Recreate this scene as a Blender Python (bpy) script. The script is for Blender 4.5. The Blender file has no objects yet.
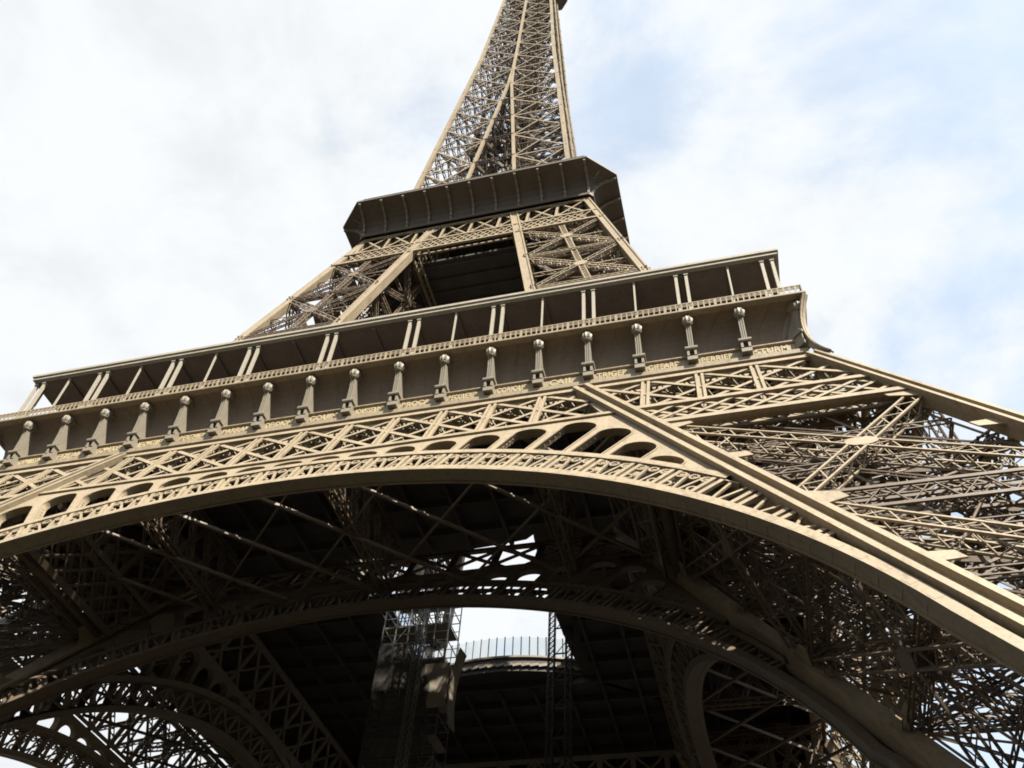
import bpy, math, random
from math import sin, cos, tan, pi, radians, sqrt, atan2, hypot
from mathutils import Matrix, Vector
random.seed(7)
C = bpy.context
S = C.scene
COL = S.collection

# ------------------------------------------------------------------ camera
cam = bpy.data.cameras.new('camera')
cam.sensor_width = 36.0
cam.lens = 907.064 * 36.0 / 1024.0
cam.clip_start = 0.1
cam.clip_end = 8000.0
camo = bpy.data.objects.new('camera', cam)
COL.objects.link(camo)
RT = (0.9690024121, 0.2411548301, 0.0536532697)
UP = (0.1465827496, -0.7360322140, 0.6608858279)
FW = (-0.1988663444, 0.6325353175, 0.7485661288)
camo.matrix_world = Matrix((
    (RT[0], UP[0], -FW[0], 26.84702), (RT[1], UP[1], -FW[1], -77.86579),
    (RT[2], UP[2], -FW[2], 1.7), (0, 0, 0, 1)))
S.camera = camo

# ------------------------------------------------------------------ light and sky
SUN_EL, SUN_AZ = radians(48), radians(48)      # azimuth counted from the front normal (-y) towards +x
sun_dir = Vector((sin(SUN_AZ) * cos(SUN_EL), -cos(SUN_AZ) * cos(SUN_EL), sin(SUN_EL)))
sl = bpy.data.lights.new('sun', 'SUN')
sl.energy = 5.0
sl.angle = radians(0.55)
sl.color = (1.0, 0.93, 0.82)
so = bpy.data.objects.new('sun', sl)
so.rotation_euler = sun_dir.to_track_quat('Z', 'Y').to_euler()
so.location = (60, -90, 120)
COL.objects.link(so)

W = bpy.data.worlds.new('World')
S.world = W
W.use_nodes = True
wn, wl = W.node_tree.nodes, W.node_tree.links
wn.clear()
def N(t, **k):
    n = wn.new(t)
    for a, b in k.items(): setattr(n, a, b)
    return n
out = N('ShaderNodeOutputWorld'); bg = N('ShaderNodeBackground')
sky = N('ShaderNodeTexSky'); sky.sky_type = 'NISHITA'; sky.sun_disc = False
sky.sun_elevation = SUN_EL
sky.sun_rotation = atan2(sun_dir.x, sun_dir.y)
sky.air_density = 1.0; sky.dust_density = 1.5; sky.ozone_density = 1.0
tc = N('ShaderNodeTexCoord'); sp = N('ShaderNodeSeparateXYZ')
wl.new(tc.outputs['Generated'], sp.inputs[0])
def M(op, a, b=None, c=None):
    m = N('ShaderNodeMath', operation=op)
    for i, v in enumerate((a, b, c)):
        if v is None: continue
        if isinstance(v, (int, float)): m.inputs[i].default_value = v
        else: wl.new(v, m.inputs[i])
    return m.outputs[0]
zz = M('ADD', M('MAXIMUM', sp.outputs[2], 0.0), 0.18)
cx = M('DIVIDE', sp.outputs[0], zz); cy = M('DIVIDE', sp.outputs[1], zz)
cv = N('ShaderNodeCombineXYZ'); wl.new(cx, cv.inputs[0]); wl.new(cy, cv.inputs[1])
def noise(vec, scale, detail, rough, off, dist=0.0):
    mp = N('ShaderNodeMapping'); mp.inputs['Location'].default_value = off
    wl.new(vec, mp.inputs[0])
    n = N('ShaderNodeTexNoise'); n.inputs['Scale'].default_value = scale
    n.inputs['Detail'].default_value = detail; n.inputs['Roughness'].default_value = rough
    n.inputs['Distortion'].default_value = dist
    wl.new(mp.outputs[0], n.inputs['Vector']); return n.outputs[0]
n1 = noise(cv.outputs[0], 4.2, 9.0, 0.6, (9.48, 4.52, 0.4), 0.3)
n2 = noise(cv.outputs[0], 2.0, 4.0, 0.5, (9.48+4, 4.52, 2.0))
n3 = noise(cv.outputs[0], 7.0, 8.0, 0.6, (1.3, 9.2, 5.0), 0.3)
bias = M('MULTIPLY', M('MAXIMUM', M('MINIMUM', M('ADD', cx, 0.06), 0.4), -0.25), -0.34)                   # the cloud deck is closed towards the left of the tower
cover = M('ADD', M('ADD', M('MULTIPLY', n1, 0.75), M('MULTIPLY', n2, 0.55)), bias)
def ramp(v, p0, p1, c0=0.0, c1=1.0):
    mr = N('ShaderNodeMapRange', interpolation_type='SMOOTHSTEP')
    wl.new(v, mr.inputs[0])
    mr.inputs[1].default_value = p0; mr.inputs[2].default_value = p1
    mr.inputs[3].default_value = c0; mr.inputs[4].default_value = c1
    return mr.outputs[0]
fac = ramp(cover, 0.47, 0.68, 0.55, 1.0)
shade = ramp(M('ADD', M('MULTIPLY', n3, 0.6), M('MULTIPLY', n1, 0.6)), 0.38, 0.66, 0.92, 1.06)
cc = N('ShaderNodeMix', data_type='RGBA'); cc.blend_type = 'MULTIPLY'; cc.inputs[0].default_value = 1.0
cc.inputs[6].default_value = (3.12, 3.22, 3.30, 1)
cg = N('ShaderNodeCombineColor')
for i in range(3): wl.new(shade, cg.inputs[i])
wl.new(cg.outputs[0], cc.inputs[7])
mx = N('ShaderNodeMix', data_type='RGBA')
sk2 = N('ShaderNodeMix', data_type='RGBA'); sk2.blend_type = 'MULTIPLY'; sk2.inputs[0].default_value = 1.0
wl.new(sky.outputs[0], sk2.inputs[6]); sk2.inputs[7].default_value = (1.45, 1.52, 1.36, 1)
wl.new(fac, mx.inputs[0]); wl.new(sk2.outputs[2], mx.inputs[6]); wl.new(cc.outputs[2], mx.inputs[7])
low = ramp(sp.outputs[2], 0.02, 0.42, 0.20, 1.0)      # low sky, out of view, dimmed to cut side light under the tower
lg_ = N('ShaderNodeCombineColor')
for i in range(3): wl.new(low, lg_.inputs[i])
mz = N('ShaderNodeMix', data_type='RGBA'); mz.blend_type = 'MULTIPLY'; mz.inputs[0].default_value = 1.0
wl.new(mx.outputs[2], mz.inputs[6]); wl.new(lg_.outputs[0], mz.inputs[7])
wl.new(mz.outputs[2], bg.inputs['Color'])
bg.inputs['Strength'].default_value = 0.1
wl.new(bg.outputs[0], out.inputs['Surface'])

vs = S.view_settings
vs.view_transform = 'Standard'; vs.look = 'None'; vs.gamma = 1.0
vs.exposure = 1.54
S.cycles.use_denoising = True
S.cycles.filter_width = 1.8
S.cycles.max_bounces = 6
S.cycles.diffuse_bounces = 2
S.cycles.transparent_max_bounces = 16
S.cycles.caustics_reflective = False; S.cycles.caustics_refractive = False

# ------------------------------------------------------------------ materials
def mat(name, col, rough=0.5, var=0.12, scale=0.6, metal=0.0, spec=0.35, streak=0.0):
    m = bpy.data.materials.new(name); m.use_nodes = True
    n, l = m.node_tree.nodes, m.node_tree.links
    b = n['Principled BSDF']
    b.inputs['Roughness'].default_value = rough
    b.inputs['Metallic'].default_value = metal
    b.inputs['Specular IOR Level'].default_value = spec
    t = n.new('ShaderNodeTexCoord')
    mp = n.new('ShaderNodeMapping'); mp.inputs['Scale'].default_value = (1, 1, 0.35)
    l.new(t.outputs['Object'], mp.inputs[0])
    a = n.new('ShaderNodeTexNoise'); a.inputs['Scale'].default_value = scale; a.inputs['Detail'].default_value = 7
    a.inputs['Roughness'].default_value = 0.62
    l.new(mp.outputs[0], a.inputs['Vector'])
    r = n.new('ShaderNodeValToRGB')
    r.color_ramp.elements[0].position = 0.3; r.color_ramp.elements[1].position = 0.72
    lo = tuple(c * (1 - var) for c in col); hi = tuple(min(1, c * (1 + var)) for c in col)
    r.color_ramp.elements[0].color = (*lo, 1); r.color_ramp.elements[1].color = (*hi, 1)
    l.new(a.outputs[0], r.inputs[0])
    last = r.outputs[0]
    if streak:                                     # rust and soot runs down the plates
        mp2 = n.new('ShaderNodeMapping'); mp2.inputs['Scale'].default_value = (2.2, 2.2, 0.16)
        l.new(t.outputs['Object'], mp2.inputs[0])
        s = n.new('ShaderNodeTexNoise'); s.inputs['Scale'].default_value = 1.3; s.inputs['Detail'].default_value = 9
        l.new(mp2.outputs[0], s.inputs['Vector'])
        rr = n.new('ShaderNodeValToRGB'); rr.color_ramp.elements[0].position = 0.52; rr.color_ramp.elements[1].position = 0.74
        l.new(s.outputs[0], rr.inputs[0])
        mm = n.new('ShaderNodeMath'); mm.operation = 'MULTIPLY'; mm.inputs[1].default_value = streak
        l.new(rr.outputs[0], mm.inputs[0])
        x = n.new('ShaderNodeMix'); x.data_type = 'RGBA'
        x.inputs[7].default_value = (col[0] * 0.5, col[1] * 0.42, col[2] * 0.36, 1)
        l.new(mm.outputs[0], x.inputs[0]); l.new(last, x.inputs[6]); last = x.outputs[2]
    # fine mottling of many coats of brushed paint
    f2 = n.new('ShaderNodeTexNoise'); f2.inputs['Scale'].default_value = 5.5; f2.inputs['Detail'].default_value = 5; f2.inputs['Roughness'].default_value = 0.7
    l.new(t.outputs['Object'], f2.inputs['Vector'])
    m2 = n.new('ShaderNodeMapRange'); m2.inputs[1].default_value = 0.3; m2.inputs[2].default_value = 0.7
    m2.inputs[3].default_value = 0.80; m2.inputs[4].default_value = 1.14
    l.new(f2.outputs[0], m2.inputs[0])
    c2 = n.new('ShaderNodeCombineColor')
    for i in range(3): l.new(m2.outputs[0], c2.inputs[i])
    x2 = n.new('ShaderNodeMix'); x2.data_type = 'RGBA'; x2.blend_type = 'MULTIPLY'; x2.inputs[0].default_value = 1.0
    l.new(last, x2.inputs[6]); l.new(c2.outputs[0], x2.inputs[7]); last = x2.outputs[2]
    l.new(last, b.inputs['Base Color'])
    bp = n.new('ShaderNodeBump'); bp.inputs['Strength'].default_value = 0.12; bp.inputs['Distance'].default_value = 0.05
    l.new(a.outputs[0], bp.inputs['Height']); l.new(bp.outputs[0], b.inputs['Normal'])
    return m
IRON = mat('iron_paint', (0.232, 0.188, 0.126), 0.52, 0.14, 0.5, streak=0.5)
IRON_FINE_SHADED = mat('iron_paint_lattice_shaded', (0.120, 0.090, 0.062), 0.55, 0.12, 0.8, streak=0.3)  # same iron paint, with the shade of the interior put into its colour
COVE = mat('iron_paint_cove', (0.158, 0.122, 0.088), 0.6, 0.10, 0.4, streak=0.3)
SOFFIT = mat('soffit_boards', (0.13, 0.112, 0.104), 0.7, 0.15, 0.8)
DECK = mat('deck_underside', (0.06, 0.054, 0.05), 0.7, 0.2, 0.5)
PAINT_GREY = mat('iron_paint_greyed', (0.185, 0.163, 0.125), 0.55, 0.10, 0.6, streak=0.3)
ROOFPAINT = mat('roof_paint', (0.29, 0.262, 0.21), 0.5, 0.08, 0.5, streak=0.3)
INNER_SHADED = mat('iron_paint_inner_shaded', (0.105, 0.080, 0.055), 0.55, 0.14, 0.5, streak=0.5)  # iron paint again, darkened to carry the gloom under the first floor
GOLD = mat('gilded_letters', (0.33, 0.27, 0.16), 0.4, 0.05, 2.0)
STEEL = mat('galvanised_steel', (0.16, 0.16, 0.155), 0.45, 0.1, 1.5, metal=0.5)
DARKSTEEL = mat('dark_steel', (0.03, 0.03, 0.03), 0.5, 0.1, 1.5)
PLY = mat('plywood', (0.21, 0.18, 0.14), 0.75, 0.15, 1.0)
STONE = mat('masonry', (0.36, 0.33, 0.28), 0.85, 0.15, 0.4)
GROUND = mat('gravel_ground', (0.032, 0.029, 0.024), 0.95, 0.25, 0.15)
def glass_mat():
    m = bpy.data.materials.new('clear_glass'); m.use_nodes = True
    n, l = m.node_tree.nodes, m.node_tree.links; n.clear()
    o = n.new('ShaderNodeOutputMaterial'); mx = n.new('ShaderNodeMixShader')
    t = n.new('ShaderNodeBsdfTransparent'); t.inputs[0].default_value = (0.86, 0.9, 0.9, 1)
    g = n.new('ShaderNodeBsdfGlossy'); g.inputs['Roughness'].default_value = 0.03
    f = n.new('ShaderNodeFresnel'); f.inputs[0].default_value = 1.45
    l.new(f.outputs[0], mx.inputs[0]); l.new(t.outputs[0], mx.inputs[1]); l.new(g.outputs[0], mx.inputs[2])
    l.new(mx.outputs[0], o.inputs[0]); return m
GLASS = glass_mat()
def net_mat():
    m = bpy.data.materials.new('debris_net'); m.use_nodes = True
    n, l = m.node_tree.nodes, m.node_tree.links; n.clear()
    o = n.new('ShaderNodeOutputMaterial'); mx = n.new('ShaderNodeMixShader')
    t = n.new('ShaderNodeBsdfTransparent'); d = n.new('ShaderNodeBsdfDiffuse'); tr = n.new('ShaderNodeBsdfTranslucent')
    d.inputs[0].default_value = (0.12, 0.115, 0.105, 1); tr.inputs[0].default_value = (0.12, 0.115, 0.105, 1)
    ad = n.new('ShaderNodeMixShader'); ad.inputs[0].default_value = 0.5
    l.new(d.outputs[0], ad.inputs[1]); l.new(tr.outputs[0], ad.inputs[2])
    tc = n.new('ShaderNodeTexCoord'); ns = n.new('ShaderNodeTexNoise'); ns.inputs['Scale'].default_value = 0.6; ns.inputs['Detail'].default_value = 8
    mp = n.new('ShaderNodeMapping'); mp.inputs['Scale'].default_value = (1.5, 1.5, 0.25)
    l.new(tc.outputs['Object'], mp.inputs[0]); l.new(mp.outputs[0], ns.inputs['Vector'])
    mr = n.new('ShaderNodeMapRange'); mr.inputs[1].default_value = 0.3; mr.inputs[2].default_value = 0.7
    mr.inputs[3].default_value = 0.5; mr.inputs[4].default_value = 0.74
    l.new(ns.outputs[0], mr.inputs[0]); l.new(mr.outputs[0], mx.inputs[0])
    l.new(t.outputs[0], mx.inputs[1]); l.new(ad.outputs[0], mx.inputs[2]); l.new(mx.outputs[0], o.inputs[0]); return m
NET = net_mat()

# ------------------------------------------------------------------ mesh helpers
def sub(a, b): return (a[0]-b[0], a[1]-b[1], a[2]-b[2])
def add(a, b): return (a[0]+b[0], a[1]+b[1], a[2]+b[2])
def mul(a, s): return (a[0]*s, a[1]*s, a[2]*s)
def lerp(a, b, t): return (a[0]+(b[0]-a[0])*t, a[1]+(b[1]-a[1])*t, a[2]+(b[2]-a[2])*t)
def cross(a, b): return (a[1]*b[2]-a[2]*b[1], a[2]*b[0]-a[0]*b[2], a[0]*b[1]-a[1]*b[0])
def norm(a):
    l = sqrt(a[0]*a[0]+a[1]*a[1]+a[2]*a[2]) or 1.0
    return (a[0]/l, a[1]/l, a[2]/l)
def dist(a, b): return sqrt((a[0]-b[0])**2+(a[1]-b[1])**2+(a[2]-b[2])**2)

class MB:
    def __init__(s): s.v = []; s.f = []
    def beam(s, p0, p1, w, h, ref=(0, 0, 1), w1=None, h1=None):
        """bar from p0 to p1; h lies along ref, w across it"""
        a = norm(sub(p1, p0)); sd = cross(a, ref)
        if sd[0]**2+sd[1]**2+sd[2]**2 < 1e-6: sd = cross(a, (1, 0, 0) if abs(a[0]) < .9 else (0, 1, 0))
        sd = norm(sd); u = cross(sd, a)
        b = len(s.v)
        for p, ww, hh in ((p0, w, h), (p1, w1 or w, h1 or h)):
            for i, j in ((-1, -1), (1, -1), (1, 1), (-1, 1)):
                s.v.append((p[0]+sd[0]*ww*.5*i+u[0]*hh*.5*j, p[1]+sd[1]*ww*.5*i+u[1]*hh*.5*j, p[2]+sd[2]*ww*.5*i+u[2]*hh*.5*j))
        s.f += [(b, b+1, b+5, b+4), (b+1, b+2, b+6, b+5), (b+2, b+3, b+7, b+6), (b+3, b, b+4, b+7), (b+3, b+2, b+1, b), (b+4, b+5, b+6, b+7)]
    def box(s, x0, x1, y0, y1, z0, z1):
        b = len(s.v)
        s.v += [(x0, y0, z0), (x1, y0, z0), (x1, y1, z0), (x0, y1, z0), (x0, y0, z1), (x1, y0, z1), (x1, y1, z1), (x0, y1, z1)]
        s.f += [(b, b+1, b+5, b+4), (b+1, b+2, b+6, b+5), (b+2, b+3, b+7, b+6), (b+3, b, b+4, b+7), (b+3, b+2, b+1, b), (b+4, b+5, b+6, b+7)]
    def prism(s, pts, vec):
        n = len(pts); b = len(s.v)
        s.v += list(pts) + [add(p, vec) for p in pts]
        s.f.append(tuple(range(b+n-1, b-1, -1))); s.f.append(tuple(range(b+n, b+2*n)))
        for i in range(n):
            j = (i+1) % n; s.f.append((b+i, b+j, b+n+j, b+n+i))
    def strip(s, a, c):
        """quads between two polylines"""
        b = len(s.v); n = len(a); s.v += list(a)+list(c)
        for i in range(n-1): s.f.append((b+i, b+i+1, b+n+i+1, b+n+i))
    def lattice(s, p0, p1, w, h, ref, ch=.12, br=.06, step=None, sides=(0, 1, 2, 3), x=False):
        """box lattice girder: four angle chords and zigzag lacing; h along ref"""
        a = norm(sub(p1, p0)); sd = norm(cross(a, ref)); u = cross(sd, a); L = dist(p0, p1)
        n = max(2, int(round(L/(step or max(w, h)))))
        cs = [(-1, -1), (1, -1), (1, 1), (-1, 1)]
        def pt(c, t):
            q = lerp(p0, p1, t)
            return (q[0]+sd[0]*w*.5*c[0]+u[0]*h*.5*c[1], q[1]+sd[1]*w*.5*c[0]+u[1]*h*.5*c[1], q[2]+sd[2]*w*.5*c[0]+u[2]*h*.5*c[1])
        for c in cs: s.beam(pt(c, 0), pt(c, 1), ch, ch, ref)
        for k in sides:
            c0, c1 = cs[k], cs[(k+1) % 4]
            for i in range(n):
                A, B = (c0, c1) if i % 2 == 0 else (c1, c0)
                s.beam(pt(A, i/n), pt(B, (i+1)/n), br, br*.6, ref)
                if x: s.beam(pt(B, i/n), pt(A, (i+1)/n), br, br*.6, ref)
    def ladder(s, p0, p1, nrm, depth, w, t=.06, br=.05, step=.9, back=.9):
        """two flat flanges one behind the other, laced between; depth runs along nrm"""
        L = dist(p0, p1); n = max(2, int(round(L/step)))
        off = mul(norm(nrm), depth)
        q0, q1 = add(p0, off), add(p1, off)
        s.beam(p0, p1, w, t, nrm); s.beam(q0, q1, w*back, t, nrm)
        for i in range(n):
            A = lerp(p0, p1, i/n); B = lerp(q0, q1, (i+1)/n)
            if i % 2: A, B = lerp(q0, q1, i/n), lerp(p0, p1, (i+1)/n)
            s.beam(A, B, br, br*2.0, nrm)
    def ring(s, c, ax, r, t, n=10, seg=1):
        """flat ring (scroll) of radius r in the plane normal to ax"""
        ax = norm(ax); e = norm(cross(ax, (0.3, 0.2, 1))); g = cross(ax, e)
        P = [add(c, add(mul(e, r*cos(2*pi*i/n)), mul(g, r*sin(2*pi*i/n)))) for i in range(n)]
        for i in range(n): s.beam(P[i], P[(i+1) % n], t, t, ax)
    def blob(s, c, rx, ry, rz, nu=14, nv=8, rib=0.0):
        b = len(s.v)
        for j in range(nv+1):
            ph = -pi/2+pi*j/nv
            for i in range(nu):
                k = 1+rib*(1 if i % 2 else -1)
                s.v.append((c[0]+rx*cos(ph)*cos(2*pi*i/nu)*k, c[1]+ry*cos(ph)*sin(2*pi*i/nu)*k, c[2]+rz*sin(ph)))
        for j in range(nv):
            for i in range(nu):
                i2 = (i+1) % nu; s.f.append((b+j*nu+i, b+j*nu+i2, b+(j+1)*nu+i2, b+(j+1)*nu+i))
    def mesh(s, name, m, mats=None):
        me = bpy.data.meshes.new(name); me.from_pydata(s.v, [], s.f); me.update()
        me.materials.append(m)
        return me
    def build(s, name, m, parent=None):
        o = bpy.data.objects.new(name, s.mesh(name, m)); COL.objects.link(o)
        if parent: o.parent = parent
        return o
def inst(name, me, parent=None, rz=0.0, loc=(0, 0, 0)):
    o = bpy.data.objects.new(name, me); COL.objects.link(o)
    o.location = loc; o.rotation_euler = (0, 0, rz)
    if parent: o.parent = parent
    return o
def tag(o, label, cat, group=None):
    o['label'] = label; o['category'] = cat
    if group: o['group'] = group
    return o
def thing(name, label, cat, loc=(0, 0, 0)):
    o = bpy.data.objects.new(name, None); COL.objects.link(o); o.location = loc
    o.empty_display_size = 0.5
    return tag(o, label, cat)

# ------------------------------------------------------------------ profile of the tower
CO = sqrt(1+.464**2)
def wo(z):                                          # half width over the outer edges of the legs
    if z < 53: return 58.538-.464*z
    if z < 57.6: return 33.95+(29.45-33.95)*(z-53)/4.6
    if z < 112: return 43.675-.247*z
    if z < 118: return 16.01+(13.65-16.01)*(z-112)/6
    if z < 192: return 22.377-.074*z
    return 17.77-.05*z
def wi(z):                                          # half gap between the inner edges
    if z < 53: return 18.952+.561*(50-z)
    if z < 57.6: return 17.27+(15.07-17.27)*(z-53)/4.6
    if z < 112: return 25.205-.176*z
    if z < 118: return 5.49+(4.85-5.49)*(z-112)/6
    return max(.0, 4.85*(176-z)/58.)

tower = thing('lattice_tower', 'tall tan iron lattice tower with arched legs and two galleries', 'tower')

# ------------------------------------------------------------------ ground
g = MB(); g.v = [(-4000, -4000, 0), (4000, -4000, 0), (4000, 4000, 0), (-4000, 4000, 0)]; g.f = [(0, 1, 2, 3)]
go = g.build('ground', GROUND); go['kind'] = 'structure'

# ------------------------------------------------------------------ lower legs (the one in front right, turned four times)
LV = [6.3, 18.1, 29.9, 41.7, 50.5]
def P_oo(z): return (wo(z), -wo(z), z)
def P_io(z): return (wi(z), -wo(z), z)
def P_oi(z): return (wo(z), -wi(z), z)
def P_ii(z): return (wi(z), -wi(z), z)
def arris(b, pf, z0, z1, nrm, w=1.7, d=1.0, groove=True):
    """box girder along a leg edge: recessed web with two proud flanges on its face"""
    p0, p1 = pf(z0), pf(z1); n = norm(nrm)
    a = norm(sub(p1, p0)); sd = norm(cross(a, n))
    i0 = add(p0, mul(n, -d*.5-.1)); i1 = add(p1, mul(n, -d*.5-.1))
    b.beam(i0, i1, w*.94, d, n)
    for k in (-1, 1):
        fl = w*.27; o = mul(sd, k*(w*.5-fl*.5))
        b.beam(add(add(p0, o), mul(n, .12)), add(add(p1, o), mul(n, .12)), fl, .5, n)
        o2 = mul(sd, k*(w*.5-fl-.06))
        b.beam(add(add(p0, o2), mul(n, -.04)), add(add(p1, o2), mul(n, -.04)), .12, .16, n)
def leg_faces():
    FN = (0, -1, -.464)
    return [(P_io, P_oo, norm((0, -1, .464))), (P_oo, P_oi, norm((1, 0, .464))), (P_oi, P_ii, norm((0, 1, -.561))), (P_ii, P_io, norm((-1, 0, -.561)))]

leg_b = MB()
arris(leg_b, P_io, 0.6, 50.6, (0, -1, .464), 1.18, 1.1)
arris(leg_b, lambda z: (wo(z)-.4, -wo(z), z), 0.6, 50.6, (0, -1, .464), .8, .6)
arris(leg_b, P_oi, 0.6, 50.6, (1, 0, .464), 1.18, 1.1)
arris(leg_b, P_ii, 0.6, 50.6, (0, 1, -.561), .9, .8)
leg_me = leg_b.mesh('leg', IRON)
# panels of cross bracing, face by face
panels = []
for fi, (A, B, n) in enumerate(leg_faces()):
    for k in range(4):
        if k == 3 and fi == 0: continue
        z0, z1 = LV[k], LV[k+1]
        b = MB()
        ins = mul(n, -.55)
        a0, a1, b0, b1 = [add(p, ins) for p in (A(z0), A(z1), B(z0), B(z1))]
        ww = .9
        b.lattice(lerp(a0, b1, .06), lerp(a0, b1, .94), ww, .9, n, .12, .07, .9)
        b.lattice(lerp(b0, a1, .06), lerp(b0, a1, .94), ww, .9, n, .12, .07, .9)
        c = lerp(a0, b1, .5)
        # plate at the crossing
        e = norm(sub(b0, a0)); q = norm(cross(n, e))
        ctr = lerp(lerp(a0, b0, .5), lerp(a1, b1, .5), dist(a0, b0)/(dist(a0, b0)+dist(a1, b1)))
        b.prism([add(ctr, add(mul(e, x*.8), add(mul(q, y*.5), mul(n, .47)))) for x, y in ((-1, -.5), (-.5, -1), (.5, -1), (1, -.5), (1, .5), (.5, 1), (-.5, 1), (-1, .5))], mul(n, .05))
        panels.append(('cross_brace', b.mesh('cross_brace', IRON if fi in (0, 1) else IRON_FINE_SHADED)))  # outward faces in full paint, inward ones in the shade-darkened copy
        if k == 0 or (k == 1 and fi in (2, 3)): continue
        # light secondary bracing behind the main cross
        s2 = MB(); dn = mul(n, -1.3)
        m0, m1 = lerp(a0, a1, .5), lerp(b0, b1, .5)
        s2.ladder(lerp(add(m0, dn), add(m1, dn), .06), lerp(add(m0, dn), add(m1, dn), .94), (0, 0, 1), .7, .16, .07, .05, .8)
        for (p, q2) in ((a0, m1), (m0, b0), (a1, m1), (m0, b1)):
            s2.ladder(lerp(add(p, mul(n, -1.1)), add(q2, mul(n, -1.1)), .06), lerp(add(p, mul(n, -1.1)), add(q2, mul(n, -1.1)), .94), n, -.5, .16, .06, .045, .9)
        panels.append(('secondary_brace', s2.mesh('secondary_brace', IRON_FINE_SHADED)))
# gusset plates and stubs on the front face
gus_list = []
def gusset(A, B, n, z, s, wdt=2.6, hgt=1.1):
    p = A(z); e = norm(sub(B(z), A(z))); up = norm(sub(A(z+1), A(z)))
    base = add(p, mul(n, .04))
    pts = [add(base, add(mul(e, u), mul(up, v))) for u, v in ((.5, -hgt*1.6), (1.0, -hgt*.9), (wdt, -.35), (wdt, .35), (1.0, hgt*.9), (.5, hgt*1.6))]
    gus = MB(); gus.prism(pts, mul(n, -.08)); gus_list.append(gus.mesh('gusset_plate', IRON))
for (A, B, n) in leg_faces():
    for z in (18.1, 29.9, 41.4):
        gusset(A, B, n, z, 1, 2.3, 1.0); gusset(B, A, n, z, 1, 2.2, 1.0)
    for z in (24.0, 35.7):
        gusset(A, B, n, z, 1, 2.0, .5); gusset(B, A, n, z, 1, 2.0, .5)
# horizontal struts and plan bracing at each level
dia = []
for z in (6.3, 18.1, 24.0, 29.9, 35.7, 41.7):
    b = MB()
    main = z in (6.3, 18.1, 29.9, 41.7)
    c = [P_io(z), P_oo(z), P_oi(z), P_ii(z)]
    ctr = mul(add(add(c[0], c[1]), add(c[2], c[3])), .25)
    ci = [lerp(p, ctr, .12) for p in c]
    for i in range(4):
        if i == 0 and not main: continue
        if main: b.lattice(ci[i], ci[(i+1) % 4], .9, 1.1, (0, 0, 1), .15, .08, 1.1)
        else: b.lattice(ci[i], ci[(i+1) % 4], .5, .6, (0, 0, 1), .1, .06, .8)
    mids = [lerp(ci[i], ci[(i+1) % 4], .5) for i in range(4)]
    for i in range(4): b.lattice(mids[i], mids[(i+1) % 4], .5, .6, (0, 0, 1), .1, .05, .8)
    b.lattice(ci[0], ci[2], .45, .5, (0, 0, 1), .1, .05, .8)
    b.lattice(ci[1], ci[3], .45, .45, (0, 0, 1), .1, .05, .8)
    dia.append(b.mesh('plan_bracing', IRON_FINE_SHADED))
# lift tracks climbing inside the leg, with their ties, and stair flights
trk = MB()
def inner_pt(fx, fy, z):
    a, o = wi(z), wo(z)
    return (a+(o-a)*fx, -(a+(o-a)*fy), z)
for fx, fy in ((.36, .36), (.64, .36), (.36, .64), (.64, .64)):
    p0, p1 = inner_pt(fx, fy, .6), inner_pt(fx, fy, 54)
    trk.lattice(p0, p1, .55, 1.0, norm((1, -1, 1)), .14, .07, 1.1)
z = 2.0
while z < 53:
    q = [inner_pt(fx, fy, z) for fx, fy in ((.36, .36), (.64, .36), (.64, .64), (.36, .64))]
    for i in range(4): trk.beam(q[i], q[(i+1) % 4], .18, .22)
    trk.beam(q[0], q[2], .1, .12); z += 2.4
trk_me = trk.mesh('lift_track', IRON_FINE_SHADED)
web = MB()
rw = random.Random(4)
zs = [12.5+3.65*i for i in range(11)]
grid = (.07, .36, .64, .93)
def wpt(fx, fy, z): return inner_pt(fx, fy, min(z, 52.5))
for i, z in enumerate(zs[:-1]):
    z1 = zs[i+1]
    for f in grid:
        for a in range(3):
            f0, f1 = grid[a], grid[a+1]
            if f in (.07, .93) or rw.random() < .7:
                web.ladder(wpt(f0, f, z), wpt(f1, f, z), (0, 0, 1), .35, .1, .05, .04, .7)
                p, q = (wpt(f0, f, z), wpt(f1, f, z1)) if (a+i) % 2 else (wpt(f1, f, z), wpt(f0, f, z1))
                web.beam(p, q, .1, .08); web.beam(add(p, (.0, .2, .0)), add(q, (.0, .2, .0)), .06, .06)
            if f in (.07, .93) or rw.random() < .7:
                web.ladder(wpt(f, f0, z), wpt(f, f1, z), (0, 0, 1), .35, .1, .05, .04, .7)
                p, q = (wpt(f, f0, z), wpt(f, f1, z1)) if (a+i) % 2 else (wpt(f, f1, z), wpt(f, f0, z1))
                web.beam(p, q, .1, .08); web.beam(add(p, (.2, 0, 0)), add(q, (.2, 0, 0)), .06, .06)
    for fx in grid:
        for fy in grid:
            if fx in (.07, .93) or fy in (.07, .93): web.beam(wpt(fx, fy, z), wpt(fx, fy, z1), .12, .12)
web_me = web.mesh('web_bracing', IRON_FINE_SHADED)
st = MB(); z = 1.0; k = 0
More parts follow.
